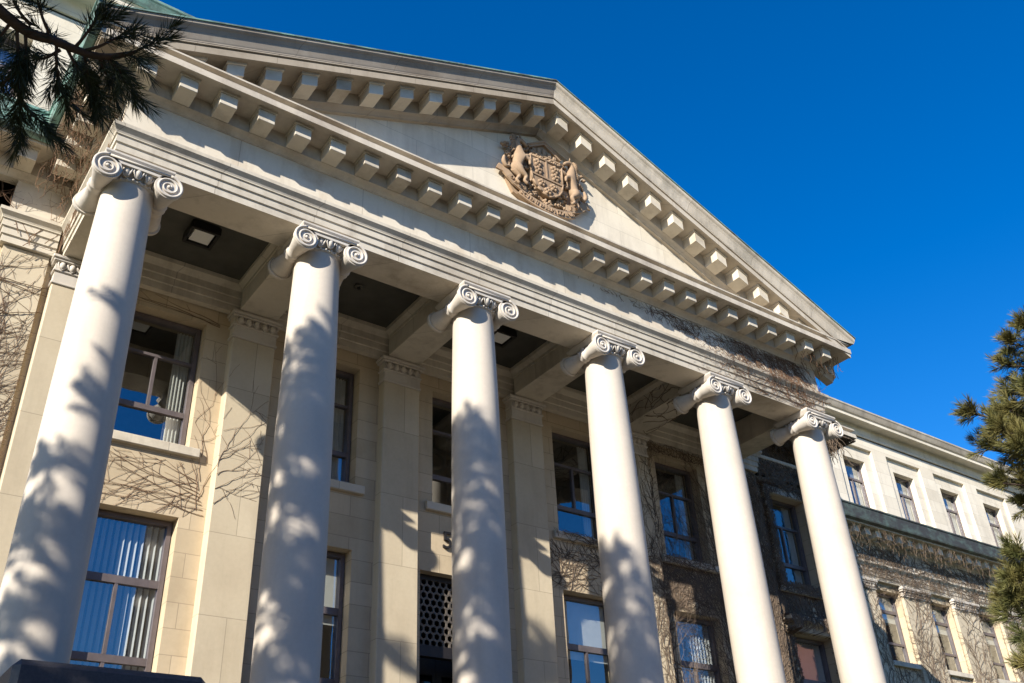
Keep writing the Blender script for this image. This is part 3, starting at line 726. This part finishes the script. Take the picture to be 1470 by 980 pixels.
for k in range(60):
    x, z = -.405, g.uniform(.3, 1.7); y = g.uniform(-.3, 2.8); p = []; a = g.uniform(0, 6.28)
    for i in range(16): p.append((x-(0 if z > .96 else .09)-.004, y, z)); y += .07*math.cos(a); z += .07*math.sin(a); a += g.gauss(0, .25); y = min(max(y, -.4), 2.9); z = min(max(z, .28), 1.75)
    m.tube(p, .006, 3, True, False)
climbing('climbing_vine', 'thick bare brown vine covering the wall left of the first column', m, M['vine'], (-1.6, 3.2, -G))
# around the first bay
m = MB(); yb = lambda x, z: 2.955 if x > 3.13 else 3.2
tr = [(2.95, -7.6), (2.98, -6.5), (2.93, -5.4), (2.96, -4.4), (2.92, -3.8)]
for k in range(9):
    z0 = -4.28+.085*k+g.uniform(-.04, .04)
    vine(m, [(3.08-.03*k, z0, R(176-1.8*k+g.uniform(-5, 5)))], 3.2, (.45, 3.12, -4.42, -3.28), 40, .075, .0075, .16, .075, rng=g, ylist=yb, leaf=.10, pull=.93, depth=2)
vine(m, [(2.92, -4.2+.2*k, R(g.uniform(65, 105))) for k in range(4)], 3.2, (2.66, 4.1, -4.4, -.9), 40, .08, .0065, .15, .12, rng=g, ylist=yb, leaf=.1, pull=.95)
vine(m, [(3.15, -4.1+.3*k, R(g.uniform(25, 75))) for k in range(4)], 3.2, (3.12, 4.06, -4.4, -.5), 26, .08, .006, .18, .12, rng=g, ylist=yb, leaf=.12, pull=.94)
vine(m, [(2.9, -3.1, R(95)), (3.0, -3.2, R(88))], 3.2, (2.66, 4.06, -3.4, .2), 46, .08, .006, .12, .15, rng=g, ylist=yb, leaf=.1, pull=.95)
vine(m, [(2.9, -.1+.03*k, R(g.uniform(165, 178))) for k in range(3)], 3.2, (.5, 3.2, -.2, .25), 34, .085, .008, .1, .05, rng=g, ylist=yb)
climbing('climbing_vine', 'bare brown vine spreading over the wall between the two windows of the first bay', m, M['vine'], (2.9, 3.2, -G))
# fourth bay
m = MB(); y4 = lambda x, z: 2.955 if abs(x-14.4) < .48 or abs(x-10.8) < .48 else 3.2
vine(m, [(g.uniform(11.3, 14.2), g.uniform(-4.4, -3.2), R(g.uniform(0, 360))) for _ in range(60)], 3.2, (11.3, 14.8, -4.42, -3.15), 26, .085, .010, .2, .22, rng=g, ylist=y4, leaf=.1)
vine(m, [(13.7+g.uniform(-.2, .4), g.uniform(-9, -3), R(g.uniform(75, 105))) for _ in range(20)], 3.2, (13.45, 14.9, -9, .2), 46, .085, .011, .22, .16, rng=g, ylist=y4, leaf=.08)
dense(m, 50, 11.5, 13.7, -3.25, -2.93, lambda x, z: 3.085, 16, .009, None, a=(0, 360))
climbing('climbing_vine', 'bare dark vine below the upper window of the fourth bay', m, M['ivy'], (13.8, 3.2, -G))
# fifth bay
m = MB(); y5 = lambda x, z: 2.955 if abs(x-14.4) < .48 or abs(x-18) < .48 else 3.2
vine(m, [(g.uniform(14.8, 17.6), g.uniform(-4.4, -3.1), R(g.uniform(0, 360))) for _ in range(110)], 3.2, (14.7, 18.4, -4.42, -3.15), 26, .085, .011, .25, .24, rng=g, ylist=y5, leaf=.12)
vine(m, [(g.choice((14.9, 15.1, 17.3, 17.6))+g.uniform(-.2, .2), g.uniform(-9, -2), R(g.uniform(70, 110))) for _ in range(80)], 3.2, (14.5, 18.4, -9, .25), 40, .085, .011, .25, .2, rng=g, ylist=y5, leaf=.1)
vine(m, [(g.uniform(14.8, 17.8), -.1, R(g.uniform(20, 160))) for _ in range(50)], 3.0, (14.6, 18.4, -.12, .26), 22, .085, .010, .25, .3, rng=g, leaf=.1)
dense(m, 90, 15.1, 17.3, -3.25, -2.93, lambda x, z: 3.085, 16, .010, None, a=(0, 360))
climbing('climbing_vine', 'dense bare vine round the windows of the fifth bay', m, M['ivy'], (16.2, 3.2, -G))
# end bay of the block: very dense
m = MB(); y6 = lambda x, z: 2.955 if abs(x-18) < .5 else 3.08 if (18.6 < x < 19.42 or (19.7 < x < 21.8 and -3.1 < z < .03)) else 2.85 if 19.55 < x < 21.95 and -4.4 < z < -3.98 else 3.2
W6 = lambda x, z: 19.95 < x < 21.55 and (-3 < z < -.25 or -8 < z < -4.42)
dense(m, 1150, 18.5, 23.05, -9.5, .27, y6, 22, .015, W6, a=(40, 140))
dense(m, 260, 19.5, 23.05, .3, 1.74, lambda x, z: 3.2-(.12 if z < .94 else 0), 16, .014)
for k in range(520):        # strands hanging from the cornice corner
    x, y = g.uniform(20.2, 22.9), g.uniform(2.25, 3.1); z = g.uniform(1.8, 2.17); p = [(x, y, z)]
    for i in range(g.randint(3, 8)): z -= g.uniform(.05, .14); x += g.gauss(.02, .04); y += g.gauss(0, .04); p.append((x, y, z))
    m.tube(p, .010, 3, True, False)
dense(m, 140, 19.6, 21.9, -3.3, -3.0, lambda x, z: 3.08, 16, .012, None, a=(0, 360))
dense(m, 140, 19.5, 23.0, -.05, .7, lambda x, z: 3.06, 16, .014)
for k in range(1500):        # mat of strands under the cornice soffit at the block's corner
    x, y = g.uniform(20.4, 23.82), g.uniform(2.28, 3.2); y += max(0, (x-22.9))*g.random()*3.5; p = []; a = g.uniform(0, 6.28)
    for i in range(14):
        p.append((x, y, 2.15-g.random()*.10)); x += .08*math.cos(a); y += .08*math.sin(a); a += g.gauss(0, .4); x = min(x, 23.84); y = min(max(y, 2.26), 3.0 if x < 23.1 else 6)
    m.tube(p, .013, 3, True, False)
climbing('climbing_vine', 'dense bare vine smothering the shaded end wall behind the rightmost column', m, M['ivy'], (20.6, 3.2, -G))
# portico entablature, right end
def yent(x, z):
    o = 0 if z > .96 else (.165 if z > .86 else .085 if z > .75 else .06 if z > .6 else .03 if z > .43 else 0)
    return -h-o-.004
m = MB(); dense(m, 230, 13.2, 18.5, .28, 1.76, yent, 18, .0062, hole=lambda x, z: (x-13.0)/5.5 < g.random()*.75, a=(100, 200), leaf=.10)
dense(m, 90, 9.8, 14, 1.0, 1.76, yent, 14, .0055, hole=lambda x, z: z < 1.75-(x-9.8)*.12, leaf=.08)
for k in range(60):
    x, y = g.uniform(17.2, 18.9), -h-g.uniform(.05, .55); z = 2.1; p = [(x, y, z)]
    for i in range(g.randint(2, 7)): z -= g.uniform(.04, .13); x += g.gauss(.015, .035); y += g.gauss(0, .03); p.append((x, y, z))
    m.tube(p, .007, 3, True, False)
for k in range(70):         # sprigs sticking out of the corner
    z = g.uniform(.3, 1.7); x, y = 18.41, g.uniform(-.4, .6); p = [(x, y, z)]; a = g.uniform(-.8, .9)
    for i in range(g.randint(3, 6)): x += .07*math.cos(a); z += .07*math.sin(a); y += g.gauss(-.01, .03); a += g.gauss(0, .3); p.append((x, y, z))
    m.tube(p, .006, 3, True, False)
climbing('climbing_vine', 'bare vine creeping over the right end of the portico entablature', m, M['vine'], (17, -.45, -G))
# beam behind the rightmost columns
m = MB()
for k in range(60):
    y = g.uniform(.6, 2.9); x = 14.4+g.choice((-.44, .44)) if k % 3 else 14.4+g.uniform(-.4, .4); z = .255; p = []
    side = k % 3
    a = g.uniform(0, 6.28); zz = g.uniform(.3, .9)
    for i in range(14):
        if side: p.append((x-.004 if x < 14.4 else x+.004, y, zz)); y += .07*math.cos(a); zz += .07*math.sin(a); zz = min(max(zz, .27), .95); y = min(max(y, .5), 2.85)
        else: p.append((x, y, z-.004)); x += .06*math.cos(a); y += .07*math.sin(a); x = min(max(x, 14), 14.8); y = min(max(y, .5), 2.85)
        a += g.gauss(0, .3)
    m.tube(p, .008, 3, True, False)
climbing('climbing_vine', 'thin bare vine on the porch beam behind the fifth column', m, M['ivy'], (14.4, 1.7, -G))
# wing
def ywing(x, z):
    if z > .26:
        o = 0 if z > .96 else (.165 if z > .86 else .085 if z > .75 else .06)
        return 7.85-o-.004
    k = (x-27.15) % 3.6; k = min(k, 3.6-k)
    return (7.86 if z < -.15 else 7.79 if z < .06 else 7.73) if k < .95 else 8.0
HW = lambda x, z: z < -.02 and abs(((x-25.4+1.8) % 3.6)-1.8) < .78 and (z > -2.85 or -8 < z < -4.4)
m = MB(); dense(m, 640, 27.5, 50, .27, 1.8, ywing, 22, .011, None, a=(0, 360), leaf=.16)
dense(m, 800, 27.5, 48, -9.6, .25, ywing, 22, .011, HW, a=(45, 135), leaf=.10)
for k in range(420):
    x, y = g.uniform(28.5, 48), 7.85-g.uniform(.1, .85); z = 2.09; p = [(x, y, z)]
    for i in range(g.randint(2, 7)): z -= g.uniform(.05, .16); x += g.gauss(.0, .05); y += g.gauss(0, .03); p.append((x, y, z))
    m.tube(p, .009, 3, True, False)
dense(m, 260, 27.5, 48, -.3, .27, lambda x, z: ywing(x, z)-.01, 14, .010, None, a=(0, 360), leaf=.1)
climbing('climbing_vine', 'tangled bare vine over the pilasters and frieze of the right wing', m, M['ivy'], (36, 8, -G))

# ------------------------------------------------------------------ ACROSS THE ROAD (one mirrored in the wing panes, one added unseen to lower ambient sky light)
def far_building(label, x0, x1, y, hgt, n, floors, mat):
    b = tag(empty('facing_building', ((x0+x1)/2, y, -G)), label, 'building', 'buildings across the road')
    cx = (x0+x1)/2; op = []; bay = (x1-x0)/n; fl = (hgt-2)/floors
    for i in range(n):
        for j in range(floors):
            xc = x0+bay*(i+.5)-cx; zc = 1.2+fl*j; op.append((xc-.8, xc+.8, zc, zc+2.1))
    w = MB(); wall_cells(w, x0-cx, x1-cx, 0, hgt, 0, .4, op); w.box(x0-cx, x1-cx, -15, -.002, 0, hgt)
    w.build('wall', mat, b); w = MB(); w.cbox(x0-cx-.3, x1-cx+.3, -15.2, .7, hgt+.002, hgt+.6, .05); w.build('cornice', M['trim'], b)
    f = None
    for a in op:
        if f is None:
            m = MB(); m.box(-.8, -.72, .1, .2, 0, 2.1); m.box(.72, .8, .1, .2, 0, 2.1); m.box(-.72, .72, .1, .2, 0, .08); m.box(-.72, .72, .1, .2, 2.02, 2.1); m.box(-.72, .72, .12, .18, 1.0, 1.07)
            f = m.build('window', M['blind'], b); MB().add([(-.72, .15, .08), (.72, .15, .08), (.72, .15, 2.02), (-.72, .15, 2.02)], [(0, 1, 2, 3)]).build('pane', M['dark'], f); o = f
        else: o = copy_tree(f, b)
        o.location = ((a[0]+a[1])/2, 0, a[2])
far_building('long red brick building across the road, added unseen behind the viewer to cut sky light', -75, 40, -44, 16, 22, 4, M['brick'])
far_building('tall red brick building across the road, mirrored in the wing windows', 102, 170, -46, 36, 15, 9, M['brick'])

# ------------------------------------------------------------------ PINES
def tuft(mb, base, d, L, n, nl, wd, rng, spread=55):
    base = Vector(base); d = Vector(d).normalized(); u = d.orthogonal().normalized(); w = d.cross(u)
    for i in range(n):
        t = rng.random(); p = base+d*(L*t); a = rng.uniform(0, 6.283)
        sp = R(rng.uniform(spread*.45, spread*1.15)*(1.15-.7*t)); e = (d*math.cos(sp)+(u*math.cos(a)+w*math.sin(a))*math.sin(sp))
        e.z -= .06; q = p+e*nl*rng.uniform(.7, 1.1)
        s_ = e.cross(Vector((rng.gauss(0, 1), rng.gauss(0, 1), rng.gauss(0, 1)))).normalized()*wd*.5
        mid = p+(q-p)*.5+Vector((0, 0, -.004))
        mb.add([p-s_*.6, p+s_*.6, mid+s_, q, mid-s_], [(0, 1, 2, 3, 4)])
def limb(pts, k=8):
    """smooth polyline through pts"""
    P = [Vector(p) for p in pts]; o = []
    for i in range(len(P)-1):
        a, b, c, d = P[max(i-1, 0)], P[i], P[i+1], P[min(i+2, len(P)-1)]
        for j in range(k):
            t = j/k; o.append(.5*((2*b)+(c-a)*t+(2*a-5*b+4*c-d)*t*t+(3*b-a-3*c+d)*t**3))
    return o+[P[-1]]
def pine(name, label, base, height, crown_lo, shape, n_limb, tufts_per, needle, nl, wd, nn, rng, extra=None, trunk_r=.22, droop=.1):
    """shape(t, azimuth) -> limb length; t from 0 (crown base) to 1 (top)"""
    bx, by, bz = base; t_ = tag(empty(name, base), label, 'tree', 'pine trees in front of the building')
    tk = [(.12*math.sin(k*1.3)*k/8, .1*math.cos(k*1.7)*k/8, height*k/10) for k in range(11)]
    MB().tube(limb(tk, 3), [trunk_r*(1-.85*i/30) for i in range(31)], 12).build('trunk', M['bark'], t_)
    br = MB(); fo = MB()
    for i in range(n_limb):
        f = (i+.5)/n_limb; az = i*2.39996+rng.uniform(-.25, .25); L = shape(f, az)*rng.uniform(.78, 1.08)
        if L < .15: continue
        z0 = crown_lo+(height-crown_lo)*f*.97; up = rng.uniform(-.05, .35)+.35*f
        dirv = Vector((math.cos(az), math.sin(az), 0))
        P = limb([(0, 0, z0), dirv*L*.35+Vector((0, 0, z0+up*L*.25)), dirv*L*.7+Vector((rng.gauss(0, .1), rng.gauss(0, .1), z0+up*L*.4)), dirv*L+Vector((rng.gauss(0, .15), rng.gauss(0, .15), z0+up*L*.75-droop*L))], 5)
        br.tube(P, [max(.05*(L/3)*(1-j/len(P)), .006)+.004 for j in range(len(P))], 5)
        nt = max(2, int(tufts_per*L))
        for j in range(nt):
            t = rng.uniform(.22, 1)**.75; q = P[min(int(t*(len(P)-1)), len(P)-1)]; d = (P[-1]-P[0]).normalized()
            sd = Vector((rng.gauss(0, .8), rng.gauss(0, .8), rng.gauss(.25, .5))); dd = (d*.7+sd).normalized(); tl = rng.uniform(.15, .55)*(1-.4*t)
            e = q+dd*tl; br.tube([q, q+(e-q)*.5+Vector((0, 0, -.02)), e], .006, 3, True, False)
            tuft(fo, e-dd*.05, (dd+Vector((0, 0, .25))).normalized(), rng.uniform(.14, .24), nn, nl, wd, rng)
    if extra: extra(br, fo, Vector(base))
    br.build('branch', M['bark'], t_, fix=False); fo.build('crown', needle, t_, fix=False)
    return t_
rg = random.Random(11)
# the pine whose shadow falls across the columns (out of the picture on the left)
sd = Vector((.45, -.89))
def shp1(t, az):
    c = sd.x*math.cos(az)+sd.y*math.sin(az)
    return min((9.5 if c > 0 else 4.6)*(1-t)**.65*(.45+.55*abs(c)), 5.7)+.3
pine('pine_tree', 'tall pine left of the portico, casting dappled shade on the columns', (-12.3, -9.5, -G), 20.9, 8.0, shp1, 130, 23, M['needle_dark'], .20, .022, 36, rg, trunk_r=.3)
# the pine over the viewer: its low limb enters the picture at the top left
def low_limb(br, fo, b):
    D = lambda *p: Vector(p)-b
    main = limb([D(-7.2, -12.0, -6.6), D(-5.0, -11.0, -6.35), D(-3.4, -9.9, -6.55), D(-2.55, -9.55, -6.82), D(-2.25, -9.52, -6.83), D(-2.02, -9.55, -6.84), D(-1.86, -9.62, -6.78)], 5)
    br.tube(main, [.05*(1-.82*i/len(main))+.004 for i in range(len(main))], 7)
    def tw(a, b_, r=.010): br.tube(limb([a, (a+b_)/2+Vector((0, 0, -.02)), b_], 4), [r*(1-.6*i/9) for i in range(9)], 5)
    def tf(p, d, n=100): tuft(fo, p, d, .20, n, .125, .0050, rg, 62)
    k = lambda x, y, z: D(x, y, z)
    T = [((-2.47, -9.53, -6.83), (-2.38, -9.40, -7.02)), ((-2.38, -9.40, -7.02), (-2.33, -9.27, -7.16)), ((-2.42, -9.52, -6.83), (-2.36, -9.44, -6.98)),
         ((-2.38, -9.40, -7.0), (-2.45, -9.30, -7.10)), ((-2.34, -9.28, -7.12), (-2.18, -9.20, -7.18)), ((-2.34, -9.30, -7.1), (-2.28, -9.16, -7.24)),
         ((-2.25, -9.52, -6.83), (-2.20, -9.42, -6.95)), ((-2.20, -9.52, -6.83), (-2.06, -9.44, -6.92)), ((-2.1, -9.53, -6.83), (-2.0, -9.42, -6.97)),
         ((-2.02, -9.55, -6.83), (-1.93, -9.46, -6.88)), ((-1.98, -9.56, -6.82), (-1.90, -9.55, -6.86)), ((-1.95, -9.57, -6.82), (-1.76, -9.70, -6.70)),
         ((-2.3, -9.55, -6.82), (-2.42, -9.66, -6.70)), ((-2.4, -9.55, -6.82), (-2.55, -9.62, -6.72)), ((-2.15, -9.54, -6.83), (-2.1, -9.68, -6.70)),
         ((-2.1, -9.54, -6.83), (-1.95, -9.66, -6.72)), ((-2.22, -9.5, -6.86), (-2.32, -9.42, -6.93)), ((-2.5, -9.53, -6.84), (-2.55, -9.42, -6.93)),
         ((-2.06, -9.46, -6.92), (-1.98, -9.38, -7.02)), ((-2.2, -9.42, -6.95), (-2.12, -9.33, -7.04)), ((-2.40, -9.36, -7.04), (-2.52, -9.22, -7.16)), ((-1.9, -9.55, -6.86), (-1.82, -9.50, -6.93))]
    for a, e in T:
        A_, E_ = k(*a), k(*e); tw(A_, E_, .012); dd = (E_-A_).normalized()
        tf(E_-dd*.10, dd, 150); tf(E_-dd*.03, (dd+Vector((rg.gauss(0, .3), rg.gauss(0, .3), rg.gauss(0, .3)))).normalized(), 80)
        if rg.random() < .6: tf(A_+(E_-A_)*.5, (dd+Vector((rg.gauss(0, .6), rg.gauss(0, .6), rg.gauss(0, .6)))).normalized(), 60)
    for j in range(12, len(main), 2):
        for _ in range(1): tf(main[j], Vector((rg.gauss(.3, .5), rg.gauss(.3, .4), rg.gauss(-.1, .5))), 70)
def shp2(t, az): return 3.1*(1-t)**.6+.3
pine('pine_tree', 'dark pine whose low needled limb hangs over the left cornice', (-7.3, -12.0, -G), 12.6, 5.2, shp2, 46, 7.0, M['needle_dark'], .15, .009, 44, rg, extra=low_limb)
# the sunlit pine at the right edge
def left_limbs(br, fo, b):
    T = [(7.07, -9.53, -6.73), (7.37, -9.38, -7.01), (7.40, -10.03, -6.0), (7.58, -10.18, -5.79), (7.42, -9.22, -8.45), (7.48, -9.01, -8.74), (7.42, -9.06, -9.25),
         (7.37, -9.47, -7.46), (7.54, -9.79, -6.46), (7.86, -9.43, -7.58), (6.99, -9.78, -7.07), (6.98, -9.92, -7.34), (7.21, -10.12, -6.71), (7.3, -9.6, -6.9), (7.45, -9.6, -7.2), (7.6, -9.9, -6.9), (7.6, -9.3, -9.6), (7.42, -9.3, -8.2), (7.5, -9.15, -8.6), (7.5, -9.1, -9.0), (7.45, -9.9, -6.2)]
    for p in T+[(x+rg.gauss(.2, .12), y+rg.gauss(0, .15), z+rg.gauss(0, .10)) for x, y, z in T[::2]]:
        E_ = Vector(p)+Vector((.06, -.04, -.03))-b; S_ = Vector((0, 0, E_.z-rg.uniform(.1, .7))); P = limb([S_, S_+(E_-S_)*.4+Vector((0, 0, .02)), S_+(E_-S_)*.75+Vector((0, 0, .05)), E_], 5)
        br.tube(P, [.024*(1-.85*i/len(P))+.003 for i in range(len(P))], 5)
        dd = (E_-S_).normalized()
        for j in range(27):
            t = 1-rg.random()**1.8*.8; q = P[min(int(t*(len(P)-1)), len(P)-1)]
            e = (dd*.8+Vector((rg.gauss(0, .6), rg.gauss(0, .6), rg.gauss(.25, .5)))).normalized(); tl = rg.uniform(.04, .30)*(1.25-t)
            br.tube([q, q+e*tl*.5, q+e*tl], .005, 3, True, False)
            tuft(fo, q+e*tl*.7, (e+Vector((0, 0, .3))).normalized(), rg.uniform(.12, .2), 74, .12, .0055, rg)
def shp3(t, az):
    c = -.81*math.cos(az)+.58*math.sin(az)
    return (1.2 if c > .2 else 2.1)*(1-t)**.55+.25
pine('pine_tree', 'sunlit olive green pine at the right edge before the wing', (8.86, -10.40, -G), 7.4, 2.0, shp3, 60, 12, M['needle'], .13, .0055, 70, rg, left_limbs, trunk_r=.15)

# ------------------------------------------------------------------ lift everything so the ground is z = 0
for o in C.objects:
    if o.parent is None: o.location.z += G

# ------------------------------------------------------------------ CAMERA, LIGHT, SKY
cam = bpy.data.cameras.new('camera'); co = bpy.data.objects.new('camera', cam); C.objects.link(co)
Rw = Matrix(((0.811521, -0.582698, -0.043558), (0.278321, 0.451008, -0.848015), (0.513782, 0.676058, 0.528180)))   # rows: right, down, forward
mt = Matrix(((Rw[0][0], -Rw[1][0], -Rw[2][0]), (Rw[0][1], -Rw[1][1], -Rw[2][1]), (Rw[0][2], -Rw[1][2], -Rw[2][2])))
co.matrix_world = Matrix.Translation((-2.5064, -14.0956, -11.4118+G)) @ mt.to_4x4()
cam.sensor_width = 36; cam.lens = 36*1387.86/1470; cam.clip_start = .05; cam.clip_end = 2000
bpy.context.scene.camera = co
S = Vector((-1.98, -1.0, 1.10)).normalized()                    # towards the sun
su = bpy.data.lights.new('sun', 'SUN'); su.energy = 5.0; su.angle = R(.45); su.color = (1, .93, .82)
so = bpy.data.objects.new('sun', su); C.objects.link(so); so.rotation_euler = S.to_track_quat('Z', 'Y').to_euler(); so.location = (0, 0, 60)
wd = bpy.data.worlds.new('World'); bpy.context.scene.world = wd; wd.use_nodes = True; nt = wd.node_tree
sky = nt.nodes.new('ShaderNodeTexSky'); sky.sky_type = 'NISHITA'; sky.sun_disc = False
sky.sun_elevation = math.asin(S.z); sky.sun_rotation = math.atan2(S.x, S.y); sky.ozone_density = 4.0; sky.air_density = 1.0; sky.dust_density = .3
bg = nt.nodes['Background']; bg.inputs[1].default_value = .098
hs = nt.nodes.new('ShaderNodeHueSaturation'); hs.inputs['Saturation'].default_value = 1.36; hs.inputs['Hue'].default_value = .509; hs.inputs['Value'].default_value = 1.05
nt.links.new(sky.outputs[0], hs.inputs['Color']); nt.links.new(hs.outputs[0], bg.inputs[0])
v = bpy.context.scene.view_settings; v.view_transform = 'Standard'; v.look = 'None'; v.exposure = .95; v.gamma = 1; v.use_curve_mapping = False
bpy.context.scene.cycles.max_bounces = 8; bpy.context.scene.cycles.diffuse_bounces = 5; bpy.context.scene.cycles.transparent_max_bounces = 12
